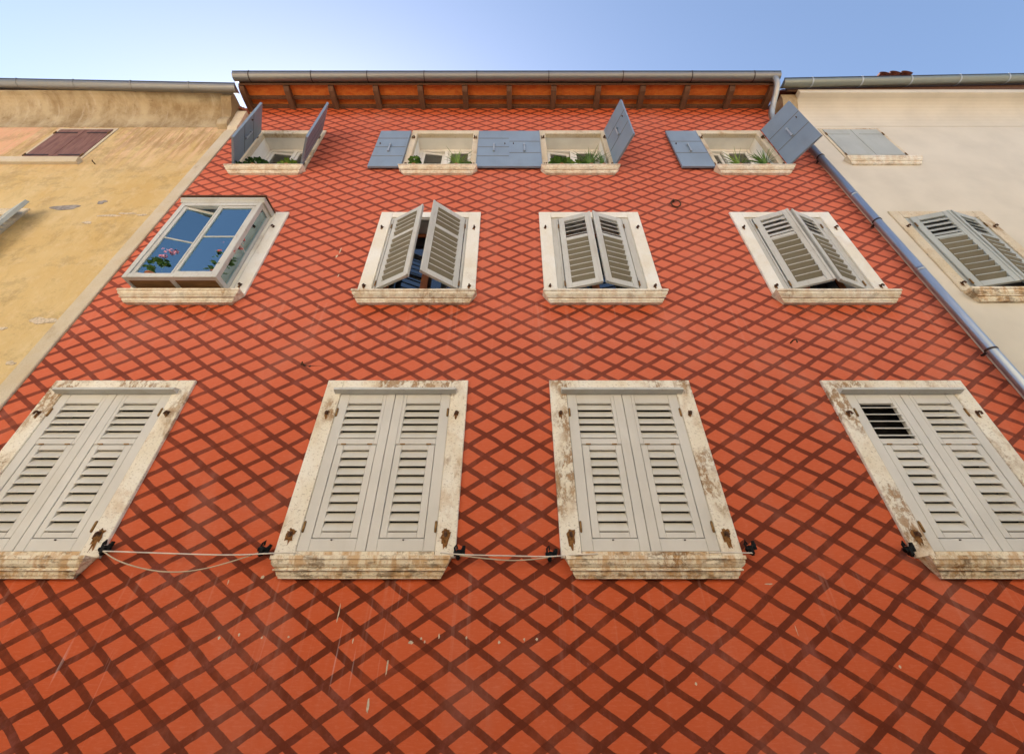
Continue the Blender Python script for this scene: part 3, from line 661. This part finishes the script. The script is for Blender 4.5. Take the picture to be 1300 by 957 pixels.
def gutter(root, xa, za, xb, zb, yc, r, mat, bands, bandmat, band_name='gutter_bracket', bw=.016, thick=.004):
    """half-round gutter with a rolled front bead; bands wrap under it"""
    b = MB(); N = 12
    def pt(x, z, a, rr): return (x, yc - rr * math.cos(a), z - rr * math.sin(a))
    for i in range(N):
        a0, a1 = math.pi * i / N, math.pi * (i + 1) / N
        for rr, flip in ((r, 0), (r - thick, 1)):
            q = [pt(xa, za, a0, rr), pt(xb, zb, a0, rr), pt(xb, zb, a1, rr), pt(xa, za, a1, rr)]
            b.face(q if not flip else q[::-1])
        for (x, z) in ((xa, za), (xb, zb)):
            b.face([pt(x, z, a0, r), pt(x, z, a1, r), (x, yc, z)])
    b.tube([(xa, yc - r, za + .004), (xb, yc - r, zb + .004)], .012, 8, 1)
    g = b.obj('gutter', [mat, M['bead']], root, smooth=True, fix=False)
    for x in bands:
        t = (x - xa) / (xb - xa); z = za + (zb - za) * t
        b = MB(); K = 10
        for i in range(K):
            a0, a1 = math.pi * (i / K) * .97, math.pi * ((i + 1) / K) * .97
            q = lambda a, rr, xx: (xx, yc - rr * math.cos(a), z - rr * math.sin(a))
            for rr in (r + .006,):
                b.face([q(a0, rr, x - bw/2), q(a0, rr, x + bw/2), q(a1, rr, x + bw/2), q(a1, rr, x - bw/2)])
                b.face([q(a0, r, x - bw/2), q(a0, rr, x - bw/2), q(a1, rr, x - bw/2), q(a1, r, x - bw/2)]); b.face([q(a0, r, x + bw/2), q(a0, rr, x + bw/2), q(a1, rr, x + bw/2), q(a1, r, x + bw/2)])
        b.box(x - bw/2, x + bw/2, yc - r - .014, yc - r + .012, z - .004, z + .022)
        b.obj(band_name, bandmat, g, smooth=False, fix=False)
    return g
gb = [-5.46, -4.16, -2.99, -1.80, -.70, .80, 2.35, 3.79, 5.09]
gutter(red, -5.80, H(9.60), 5.64, H(9.60), -.575, .10, M['zinc'], gb, M['iron'])
# downpipe with its swan neck
b = MB()
P0 = [(5.52, -.575, 9.53), (5.53, -.575, 9.44), (5.535, -.53, 9.34), (5.52, -.42, 9.22), (5.48, -.28, 9.08), (5.42, -.16, 8.88), (5.40, -.12, 8.72)]
def chaikin(p, it=2):
    p = [Vector(q) for q in p]
    for _ in range(it):
        q = [p[0]]
        for i in range(len(p) - 1): q += [p[i] * .75 + p[i+1] * .25, p[i] * .25 + p[i+1] * .75]
        q.append(p[-1]); p = q
    return p
b.tube([(x, y, H(z)) for (x, y, z) in chaikin(P0 + [(5.42, -.12, 8.58), (5.60, -.12, 8.30), (5.69, -.12, 8.12), (5.69, -.12, 7.95)])], .058, 14)
b.obj('swan_neck', M['elbow'], red, smooth=True)
b = MB(); b.tube([(5.69, -.12, H(z)) for z in (7.98, 6, 4, 2, 0, -1.55)], .055, 20)
for z in (6.0, 4.2, 2.1, .1): b.tube([(5.69, -.12, H(z) - .03), (5.69, -.12, H(z) + .03)], .0575, 20)
dp = b.obj('downpipe', M['pipe'], red, smooth=True)
for z in (7.2, 5.30, 2.83, .3):
    b = MB(); b.tube([(5.69, -.12, H(z) - .013), (5.69, -.12, H(z) + .010)], .0605, 20); b.box(5.675, 5.705, -.075, 0, H(z) - .01, H(z) + .01)
    b.obj('pipe_clip', M['iron'], dp)

# chipped paint, drips and plug holes in the lattice wall
def chip(x, z, rx_, rz_, seed, mat='scuff', name='paint_chip'):
    q = random.Random(seed); N = 14; b = MB()
    b.face([(x + rx_ * q.uniform(.55, 1.2) * math.cos(2 * math.pi * i / N), -.0025, H(z) + rz_ * q.uniform(.6, 1.2) * math.sin(2 * math.pi * i / N)) for i in range(N)])
    b.obj(name, M[mat], red, fix=False)
for i, (x, z, a, c_) in enumerate([(-1.41, .25, .005, .07), (-1.25, .06, .006, .02), (-.79, .05, .02, .013), (-.71, .075, .010, .010), (-.68, .055, .008, .01),
        (-.95, -.11, .007, .055), (-.57, .09, .006, .018), (-2.13, .50, .018, .016), (-2.41, .465, .007, .02), (-2.32, .08, .012, .012), (-2.17, .10, .008, .012), (-1.98, .08, .008, .01),
        (-1.77, .085, .012, .008), (.11, .07, .008, .012), (.21, .07, .012, .010), (-.09, .05, .010, .012), (-.35, .08, .008, .012), (2.20, .45, .035, .006),
        (2.30, .13, .003, .04), (-2.54, 4.75, .010, .08), (-2.56, 4.62, .016, .035), (-2.43, 4.21, .010, .035), (-1.05, -.32, .009, .05), (1.4, -.2, .009, .012), (3.0, -.1, .01, .01)]): chip(x, z, a, c_, i)
for x, z in ((-2.44, 2.69), (-2.375, 2.675)): chip(x, z, .017, .016, int(x * 100), 'iron', 'plug_hole')
chip(-2.36, 2.68, .16, .004, 77, 'rust', 'hairline_crack')

# ---- the ochre house on the left
och = thing('ochre_house', 'peeling ochre plastered house with closed brown shutters on the left', 'house', (0, 0, GZ))
OX0 = -13.0; OW = HX0 - .004
OT = H(8.60)
oh = [(-9.20, -8.12, H(7.29), H(8.50)), (-9.20, -8.10, H(4.09), H(5.59)), (-9.3, -8.2, H(.7), H(2.3))]
wall_mesh(OX0, OW, 0, H(9.3), oh, y0=.0).obj('wall', [M['ochre'], M['reveal']], och)
shell(och, OX0, OW, .45, H(9.3))
b = MB(); K = 10; pr = []
for i in range(K + 1):
    t = i / K; a = t * math.pi / 2
    pr.append((-.41 * (1 - math.cos(a)) - .006, OT + (H(9.27) - OT) * math.sin(a)))
pr += [(-.425, H(9.27)), (-.425, H(9.325)), (.05, H(9.325)), (.05, OT)]
b.sweep(pr, OX0, -6.02); b.obj('cove', M['cove'], och, smooth=False)
# corner console where the cove ends
b = MB(); b.sweep([(-.005, H(8.52)), (-.09, H(8.56)), (-.13, H(8.66)), (-.12, H(8.80)), (-.20, H(8.95)), (-.36, H(9.12)), (-.42, H(9.30)), (.05, H(9.30)), (.05, H(8.52))], -6.012, -5.80)
b.obj('console', M['cove'], och)
b = MB(); b.sweep([(-.003, H(8.45)), (-.05, H(8.55)), (-.06, H(8.75)), (-.08, H(8.9)), (-.10, H(9.05)), (-.10, H(9.12)), (.05, H(9.12)), (.05, H(8.45))], -5.80, OW); b.obj('broken_cornice', M['stone3'], och)
b = MB(); b.box(-5.80, OW, -.025, .0, 0, H(8.46), 0, .008); b.box(-5.83, -5.80, -.012, .0, 0, H(8.44)); b.obj('corner_strip', M['strip'], och)
gutter(och, OX0, H(9.56), -5.63, H(9.21), -.50, .095, M['zinc'], [-6.6 - i * 1.22 for i in range(6)], M['zinc'], 'gutter_joint', .03)
roof(och, OX0, -5.95, -.355, H(9.36))
b = MB()
b.f.append(tuple(range(8))[:4]); b.f.pop()
for (ya, yb) in ((-.400, -.36),):
    n0 = [(OX0, ya, H(9.327)), (-5.96, ya, H(9.327)), (-5.96, ya, H(9.34)), (OX0, ya, H(9.64))]; n1 = [(x, yb, z) for (x, _, z) in n0]
    b.face(n0); b.face(n1[::-1])
    for q in range(4): b.face([n0[q], n1[q], n1[(q+1) % 4], n0[(q+1) % 4]])
b.obj('fascia', M['rafter'], och)
b = MB()
for i in range(3):
    xx = -5.76 + i * .05; b.tube([(xx, -.14 + .02 * i, H(9.20)), (xx, .2, H(9.26))], .04, 8)
b.obj('verge_tile', M['tile'], och)
def blob(x, z, rx_, rz_, seed, mat, name, root, d=.008):
    r2 = random.Random(seed); N = 22; b = MB(); ph = [r2.uniform(0, 6.28) for _ in range(4)]
    pts = []
    for i in range(N):
        a = 2 * math.pi * i / N; k = 1 + .18 * math.sin(2 * a + ph[0]) + .14 * math.sin(3 * a + ph[1]) + .10 * math.sin(5 * a + ph[2])
        pts.append((x + rx_ * k * math.cos(a), z + rz_ * k * math.sin(a)))
    b.face([(p[0] * .96 + x * .04, -d, p[1] * .96 + z * .04) for p in pts])
    for i in range(N):
        p, q = pts[i], pts[(i+1) % N]
        b.face([(p[0], -.0, p[1]), (q[0], 0, q[1]), (q[0] * .96 + x * .04, -d, q[1] * .96 + z * .04), (p[0] * .96 + x * .04, -d, p[1] * .96 + z * .04)])
    return b.obj(name, mat, root)
blob(-7.36, H(5.82), .20, .075, 1, M['cement'], 'plaster_patch', och)
blob(-6.84, H(5.97), .07, .05, 2, M['cement'], 'plaster_patch', och)
for (x, z, a, c_, s) in ((-6.50, 5.60, .16, .03, 3), (-6.25, 5.66, .13, .022, 4), (-6.74, 5.42, .08, .03, 5), (-5.98, 5.62, .10, .02, 6), (-6.03, 3.38, .16, .06, 7), (-6.45, 3.25, .05, .03, 8), (-5.95, 2.72, .06, .03, 9)):
    blob(x, H(z), a, c_, s, M['scuff'], 'bare_patch', och, .006)
# closed brown shutters, stone sill, thin rendered surround
b = MB(); b.box(-.60, -.545, -.012, .0, 0, 1.25); b.box(.545, .60, -.012, 0, 0, 1.25); b.box(-.545, .545, -.011, 0, 1.19, 1.25)
wn = b.obj('window', M['strip'], och, (-8.66, 0, H(7.29)))
b = MB(); b.sweep([(0, .0), (-.06, .0), (-.08, .04), (-.09, .13), (0, .13)], -.98, .66); b.obj('sill', M['strip'], wn, (0, 0, -.135))
for s in (-1, 1):
    b = MB()
    for k in range(3): b.box(s * (.006 + k * .178), s * (.006 + (k + 1) * .178 - .004), -.02, .012, .004, 1.185)
    for z in (.16, 1.02): b.box(s * .10, s * .535, -.028, -.02, z, z + .035, 1)
    b.obj('shutter', [M['brownwood'], M['iron']], wn)
    for z in (.175, 1.035): link('hinge', hinge_mesh(), wn, (s * .545, -.03, z))
# middle window whose grey louvred leaves stand open, cut by the photo's left edge
b = MB(); ring(b, 1.50, 1.70, 1.10, 1.53, -.03, .06, 0)
wn = b.obj('window', M['stone3'], och, (-8.65, 0, H(4.07)))
make_sill(wn, 1.56, -.22, .13, .20, M['sill'])
for s, a, x in ((1, 150, -.55), (-1, 157, .56)):
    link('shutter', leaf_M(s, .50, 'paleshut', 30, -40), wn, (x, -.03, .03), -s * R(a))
b = MB(); b.box(-.55, .55, .2, .24, 0, 1.52); b.obj('dark_backing', M['dark'], wn)  # dark sheet in place of the room's darkness
b = MB(); ring(b, 1.50, 1.785, 1.10, 1.62, -.03, .06, 0); wn = b.obj('window', M['stone'], och, (-8.75, 0, H(.68)))
for s in (1, -1): link('shutter', leaf_L(s), wn, (-s * .615, -.05, .016))
# ---- the cream house on the right
cre = thing('cream_house', 'plain cream rendered house with a smooth coved eave on the right', 'house', (0, 0, GZ))
CX0, CX1 = HX1 + .004, 13.0
ch = [(6.38, 7.50, H(7.32), H(8.48)), (6.33, 7.50, H(4.00), H(5.56)), (6.9, 8.1, H(.7), H(2.3))]
wall_mesh(CX0, CX1, 0, H(9.4), ch).obj('wall', [M['cream'], M['reveal']], cre)
shell(cre, CX0, CX1, .45, H(9.4))
b = MB(); pr = []
for i in range(K + 1):
    a = i / K * math.pi / 2
    pr.append((-.34 * (1 - math.cos(a)) - .006, H(8.64) + .62 * math.sin(a)))
pr += [(-.40, H(9.27)), (-.405, H(9.40)), (.05, H(9.40)), (.05, H(8.64))]
b.sweep(pr, 6.06, CX1); b.obj('cove', M['cream'], cre)
b = MB(); b.sweep([(-.003, H(8.55)), (-.10, H(8.75)), (-.13, H(9.0)), (-.28, H(9.25)), (-.31, H(9.395)), (.05, H(9.395)), (.05, H(8.55))], CX0, 6.055); b.obj('stained_end', M['cove'], cre)
b = MB(); b.box(CX0, CX0 + .05, -.02, 0, 0, H(8.5)); b.obj('corner_strip', M['creamedge'], cre)
gutter(cre, 5.70, H(9.46), CX1, H(9.80), -.50, .095, M['zincg'], [6.30 + i * 1.06 for i in range(6)], M['bluepale'], 'gutter_joint', .03)
roof(cre, CX0, CX1, -.355, H(9.50))
b = MB()
n0 = [(CX0 + .1, -.395, H(9.405)), (CX1, -.395, H(9.405)), (CX1, -.395, H(9.86)), (CX0 + .1, -.395, H(9.50))]; n1 = [(x, -.362, z) for (x, _, z) in n0]
b.face(n0); b.face(n1[::-1])
for q in range(4): b.face([n0[q], n1[q], n1[(q+1) % 4], n0[(q+1) % 4]])
b.obj('fascia', M['rafter'], cre)
rt = MB()
for i in range(3):
    x = 8.02 + .25 * i; zc = H(9.80) + [.0, .05, .055][i]
    N = 8
    for (y0, y1) in ((-.56, -.1),):
        for k in range(N):
            a0, a1 = math.pi * k / N, math.pi * (k + 1) / N
            for rr in (.12, .10):
                rt.face([(x - rr * math.cos(a0), y0, zc + rr * math.sin(a0)), (x - rr * math.cos(a1), y0, zc + rr * math.sin(a1)), (x - rr * math.cos(a1), y1, zc + .1 + rr * math.sin(a1)), (x - rr * math.cos(a0), y1, zc + .1 + rr * math.sin(a0))])
            rt.face([(x - .12 * math.cos(a0), y0, zc + .12 * math.sin(a0)), (x - .12 * math.cos(a1), y0, zc + .12 * math.sin(a1)), (x - .10 * math.cos(a1), y0, zc + .10 * math.sin(a1)), (x - .10 * math.cos(a0), y0, zc + .10 * math.sin(a0))])
rt.obj('raised_tile', M['tileshade'], cre, fix=False)
# small attic window with closed pale shutters
b = MB(); b.box(-.62, -.565, -.012, 0, 0, 1.22); b.box(.565, .62, -.012, 0, 0, 1.22); b.box(-.565, .565, -.011, 0, 1.165, 1.22)
wn = b.obj('window', M['stone3'], cre, (6.94, 0, H(7.32)))
make_sill(wn, 1.40, -.19, .10, .18, M['sill2'])
for s in (-1, 1):
    b = MB(); b.box(s * .004, s * .555, -.02, .015, .006, 1.155, 0, .004)
    for z in (.15, .95): b.box(s * .10, s * .55, -.026, -.02, z, z + .03, 1)
    b.obj('shutter', [M['paleshut'], M['paleshut']], wn, label='pale grey shutter leaf' )
    for z in (.165, .965): link('hinge', hinge_mesh(), wn, (s * .57, -.026, z))
b = MB(); ring(b, 1.52, 1.80, 1.20, 1.64, -.022, .06, 0)
wn = b.obj('window', M['stone3'], cre, (6.92, 0, H(3.90)))
make_sill(wn, 1.50, -.21, .12, .19, M['sill'])
b = MB(); ring(b, 1.198, 1.62, 1.05, 1.60, -.004, .05, 0, c=.003); b.obj('frame', M['paleshut'], wn, (0, 0, .02))
for s, a in ((1, 15), (-1, 15)):
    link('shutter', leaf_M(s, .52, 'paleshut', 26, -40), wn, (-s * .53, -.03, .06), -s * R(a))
    for z in (.16, 1.42):
        link('hinge', hinge_mesh(), wn, (-s * .545, -.04, z)); link('holdback', pin_mesh(), wn, (-s * .68, -.026, z - .02))
b = MB(); b.box(-.59, .59, .2, .24, .02, 1.62); b.obj('dark_backing', M['dark'], wn)  # room darkness behind the leaves, put in as a dark sheet
b = MB(); ring(b, 1.6, 1.785, 1.20, 1.62, -.03, .06, 0); wn = b.obj('window', M['stone'], cre, (7.5, 0, H(.68)))
for s in (1, -1): link('shutter', leaf_L(s), wn, (-s * .615, -.05, .016))

# ------------------------------------------------------------------ house across the street (behind the camera), sunlit
opp = thing('facing_house', 'pale sunlit house across the street, facing the lattice house', 'house', (0, -9.2, GZ))
b = MB(); b.box(-16, 16, -6, 0, 0, 8.6); b.obj('wall', M['opp'], opp)
b = MB(); b.sweep([(.35, 8.605), (-3, 10.2), (-6.4, 8.605)], -16.3, 16.3); b.obj('roof', M['tile'], opp)
for x in (-9, -5.2, -1.8, 1.8, 5.2, 9):
    for z in (1.6, 4.9):
        b = MB(); b.box(-.7, .7, 0, .03, 0, 1.8); wn = b.obj('window', M['stone2'], opp, (x, 0, z))
        for s in (-1, 1):
            b = MB(); b.box(s * .01, s * .56, .03, .06, .1, 1.7); b.obj('shutter', M['blue'], wn)

# ------------------------------------------------------------------ small things on the red house
# cable lamps: black clamps at the sill ends, linked by white cord
def clamp(x, z, tilt, label):
    o = thing('cable_clamp', label, 'clamp', (x, -.06, z), 0, 'black clamps on the cord')
    b = MB(); b.box(-.016, .016, -.022, .022, -.055, .012, 0, .005); b.tube([(0, 0, -.05), (0, -.004, -.066)], [.02, .012], 10)
    b.obj('body', M['black'], o)
    b = MB(); b.tube([(-.03, 0, .0), (-.036, 0, .03), (-.022, 0, .055), (-.012, 0, .02)], .009, 8); b.tube([(-.04, 0, -.02), (-.02, 0, -.015), (.03, 0, .0), (.045, .0, .025)], .019, 8)
    b.tube([(.042, 0, -.025), (.045, 0, .045)], .015, 8)
    b.obj('clip', M['black'], o)
    b = MB(); b.box(-.01, .01, .02, .062, -.012, .012); b.obj('bracket', M['iron'], o)
    o.rotation_euler = (0, tilt, 0)
CZ = [(-3.57, .725, .0, 'black clamp at the corner of the leftmost lower window, left end of the cord'), (-2.17, .715, .3, 'black clamp where the sagging cord reaches the second lower window from the left'),
      (-.455, .69, 0, 'black clamp left of the middle gap between lower windows'), (.35, .675, .2, 'black clamp right of the middle gap between lower windows'),
      (2.11, .725, -.1, 'black clamp right of the third lower window from the left'), (3.50, .715, 0, 'black clamp at the lower corner of the rightmost window, without a cord')]
for c_ in CZ: clamp(*c_)
def cord(pts, r, mat, label, group=None):
    b = MB(); b.tube(chaikin(pts, 3), r, 8); return tag(b.obj('cord', mat, None, smooth=True), label, 'cord', group)
Y = -.075
cord([(-3.57, Y, .69), (-3.0, Y, .672), (-2.4, Y, .655), (-1.98, -.145, .665), (-1.80, -.145, .662)], .0055, M['cord'], 'white cord stretched taut from the left window to the next sill')
cord([(-3.56, Y, .69), (-3.38, Y - .01, .61), (-3.1, Y - .02, .545), (-2.85, Y - .02, .52), (-2.6, Y - .02, .545), (-2.35, Y - .01, .62), (-2.2, Y, .675)], .005, M['cordtan'], 'tan cord sagging in a loop below the taut white one')
cord([(-.60, -.145, .665), (-.46, Y, .662), (0, Y, .652), (.35, Y, .645), (.55, -.145, .650), (.75, -.145, .656)], .0055, M['cord'], 'taut white cord between the two middle lower windows')
cord([(-.44, Y, .655), (-.2, Y - .012, .628), (0, Y - .014, .612), (.2, Y - .012, .622), (.36, Y, .645)], .005, M['cordtan'], 'slack tan cord just under the cord between the two middle lower windows')
cord([(1.70, -.145, .665), (1.90, -.145, .668), (2.02, -.1, .67), (2.11, Y, .675)], .0055, M['cord'], 'short cord end at the right of the third lower window')
# iron ring
ir = thing('iron_ring', 'old rusty iron ring hanging from the lattice wall, right of the upper windows', 'ring', (2.745, 0, 5.90))
b = MB(); N = 26; b.tube([(.078 * math.cos(2 * math.pi * i / N), -.03 - .012 * math.sin(2 * math.pi * i / N), .078 * math.sin(2 * math.pi * i / N)) for i in range(N + 1)], .0105, 8); b.obj('ring', M['rust'], ir, smooth=True)
b = MB(); b.tube([(-.02, .01, .085), (-.02, -.05, .085), (-.02, -.052, .06), (-.02, -.02, .05)], .011, 8); b.obj('staple', M['iron'], ir)
def hook(x, z, label, s=1.0):
    b = MB(); b.tube([(0, .01, 0), (0, -.06, 0), (.02, -.085, -.01), (.045 * s, -.08, -.05)], .009, 8)
    tag(b.obj('wall_hook', M['rust'], None, (x, 0, z)), label, 'hook')
hook(-7.70, 7.17, 'rusty iron hook in the ochre wall below the brown shutters', 1)
hook(3.46, 3.02, 'small iron hook in the lattice wall between the right windows', .4)
hook(-2.45, 2.69, 'short iron peg above the second lower window from the left', .3)

# ------------------------------------------------------------------ plants on the attic sills and in the box window
def leafy(root, n, rx_, ry_, h, size, mat, seed, base=.1):
    r2 = random.Random(seed); b = MB(); st = MB()
    for i in range(n):
        a = r2.uniform(0, 6.28); q = math.sqrt(r2.random()); z = base + h * (r2.random() ** .8) * (1 - .45 * q)
        c = Vector((rx_ * q * math.cos(a), ry_ * q * math.sin(a), z)); sz = size * r2.uniform(.6, 1.2)
        u = Vector((math.cos(a), math.sin(a), r2.uniform(-.3, .5))).normalized(); v_ = u.cross(Vector((r2.uniform(-.6, .6), r2.uniform(-.6, .6), 1))).normalized(); w_ = u.cross(v_)
        pts = []
        for k in range(7):
            t = 2 * math.pi * k / 7; rr = 1 + .12 * math.cos(3 * t)
            pts.append(c + u * sz * .55 * rr * math.cos(t) + v_ * sz * .5 * rr * math.sin(t) + w_ * sz * .10 * math.cos(2 * t))
        b.face(pts)
        if i % 6 == 0: st.tube([(c.x * .1, c.y * .1, base * .6), (c.x * .6, c.y * .6, z * .6 + .02), tuple(c)], .004, 5)
    b.obj('foliage', mat, root, fix=False); st.obj('stem', M['stem'], root)
def spiky(root, n, h, spread, wd, mat, seed, base=.1):
    r2 = random.Random(seed); b = MB()
    for i in range(n):
        a = r2.uniform(0, 6.28); L = h * r2.uniform(.55, 1.1); lean = r2.uniform(.1, 1) * spread
        d = Vector((math.cos(a), math.sin(a) * .6, 0)); side = Vector((-d.y, d.x, 0)).normalized()
        prev = None
        for k in range(6):
            t = k / 5; c = d * (.02 + lean * L * t ** 1.6) + Vector((0, 0, base + L * t * (1 - .35 * lean * t)))
            ww = wd * (1 - t) ** .6 * .5 + .0008; p = (c - side * ww, c + side * ww)
            if prev: b.face([prev[0], prev[1], p[1], p[0]])
            prev = p
    b.obj('leaves', mat, root, fix=False)
def pot(root, r, h, mat):
    b = MB(); b.tube([(0, 0, 0), (0, 0, h * .8), (0, 0, h * .8), (0, 0, h), (0, 0, h), (0, 0, h * .9)], [r * .75, r * .95, r * 1.08, r * 1.08, r * .9, r * .85], 16); b.obj('pot', mat, root, smooth=False)
SZ = 6.935
def plant(name, x, y, z, kind, label, **k):
    o = thing(name, label, 'plant', (x, y, z), 0, 'plants on the window sills')
    pot(o, k.get('pr', .055), k.get('ph', .09), M[k.get('pm', 'terracotta')]); k['h'] *= 1.3; k['n'] = int(k['n'] * 1.25)
    if kind == 'l': leafy(o, k['n'], k['rx'], .08, k['h'], k['s'], M[k['m']], k['seed'], k.get('ph', .09))
    else: spiky(o, k['n'], k['h'], k['sp'], k['w'], M[k['m']], k['seed'], k.get('ph', .09))
    return o
yy = -.05
plant('leafy_plant', -4.68, yy, SZ, 'l', 'dark green bushy plant at the left of the leftmost attic window', n=90, rx=.20, h=.20, s=.07, m='leafd', seed=1)
plant('leafy_plant', -4.07, yy, SZ, 'l', 'yellow green plant by the right shutter of the leftmost attic window', n=80, rx=.17, h=.14, s=.06, m='leafy', seed=2)
plant('leafy_plant', -4.95, yy, SZ, 'l', 'tiny sprig at the far left end of the leftmost attic sill', n=22, rx=.06, h=.08, s=.05, m='leafd', seed=3, pr=.035, ph=.05)
plant('leafy_plant', -1.76, yy, SZ, 'l', 'small upright leafy plant at the left end of the second attic sill', n=55, rx=.10, h=.26, s=.065, m='leafm', seed=4)
plant('leafy_plant', -1.42, .14, SZ, 'l', 'thin plant before the left sash of the second attic window', n=36, rx=.13, h=.20, s=.05, m='leafm', seed=5)
plant('spider_plant', -.98, yy, SZ, 's', 'spiky grassy plant at the right of the second attic window', n=60, h=.34, sp=.8, w=.016, m='leafy', seed=6)
plant('leafy_plant', -.80, -.04, SZ, 'l', 'loose trailing plant at the right end of the second attic sill', n=30, rx=.10, h=.12, s=.05, m='leafm', seed=7, pr=.035, ph=.06)
plant('leafy_plant', .93, yy, SZ, 'l', 'bushy green plant at the left of the third attic window', n=90, rx=.20, h=.20, s=.075, m='leafm', seed=8)
plant('leafy_plant', 1.19, -.05, SZ, 'l', 'small bright plant in a white pot on the third attic sill', n=34, rx=.09, h=.13, s=.05, m='leafy', seed=9, pm='whitepot', ph=.085, pr=.05)
plant('spider_plant', 1.47, yy, SZ, 's', 'wide drooping grassy plant in the middle of the third attic sill', n=90, h=.30, sp=1.1, w=.018, m='leafm', seed=10)
plant('spider_plant', 1.70, yy, SZ, 's', 'tall thin bladed plant at the right end of the third attic sill', n=36, h=.42, sp=.6, w=.012, m='leafm', seed=11)
plant('spider_plant', 4.18, yy, SZ, 's', 'loose spiky plant left of centre on the rightmost attic sill', n=50, h=.32, sp=.9, w=.015, m='leafy', seed=12)
plant('spider_plant', 4.68, yy, SZ, 's', 'dense spiky tuft at the right of the rightmost attic sill', n=95, h=.34, sp=.85, w=.016, m='leafm', seed=13)
def flowering(x, y, z, label, petal, seed, n=60, h=.3):
    o = thing('flowering_plant', label, 'plant', (x, y, z), 0, 'plants inside the box window'); pot(o, .07, .11, M['terracotta'])
    leafy(o, n, .14, .08, h, .07, M['leafm'], seed, .11)
    r2 = random.Random(seed); b = MB()
    for i in range(16):
        c = Vector((r2.uniform(-.13, .13), r2.uniform(-.07, .03), .11 + h * r2.uniform(.6, 1.15)))
        for k in range(14):
            d = Vector((r2.gauss(0, 1), r2.gauss(0, 1), r2.gauss(0, 1))).normalized() * .028; u = d.orthogonal().normalized() * .016; v_ = d.cross(u).normalized() * .016
            b.face([c + d + u, c + d + v_, c + d - u, c + d - v_])
    b.obj('blossoms', petal, o, fix=False)
flowering(-4.86, -.18, 3.935, 'pink flowering plant behind the left pane of the box window', M['pink'], 21, 70, .42)
flowering(-3.98, -.20, 3.935, 'red flowering plant behind the side pane of the box window', M['redp'], 22, 110, .62)

# printed card leaning behind the right pane of the box window
cd = thing('picture_card', 'pale pink card with a blue blot behind the right pane of the box window', 'card', (-4.22, -.235, 3.99), 0)
b = MB(); b.box(-.17, .13, 0, .006, 0, .36); b.obj('sheet', mat_plain('pink_card', (0.74, 0.52, 0.60), 0.7, var=0.3, scale=9), cd)
b = MB(); b.box(-.055, .055, -.003, -.001, .11, .24, 0, .001); b.obj('print', mat_plain('blue_print', (0.06, 0.12, 0.45), 0.7, var=0.5, scale=20), cd)
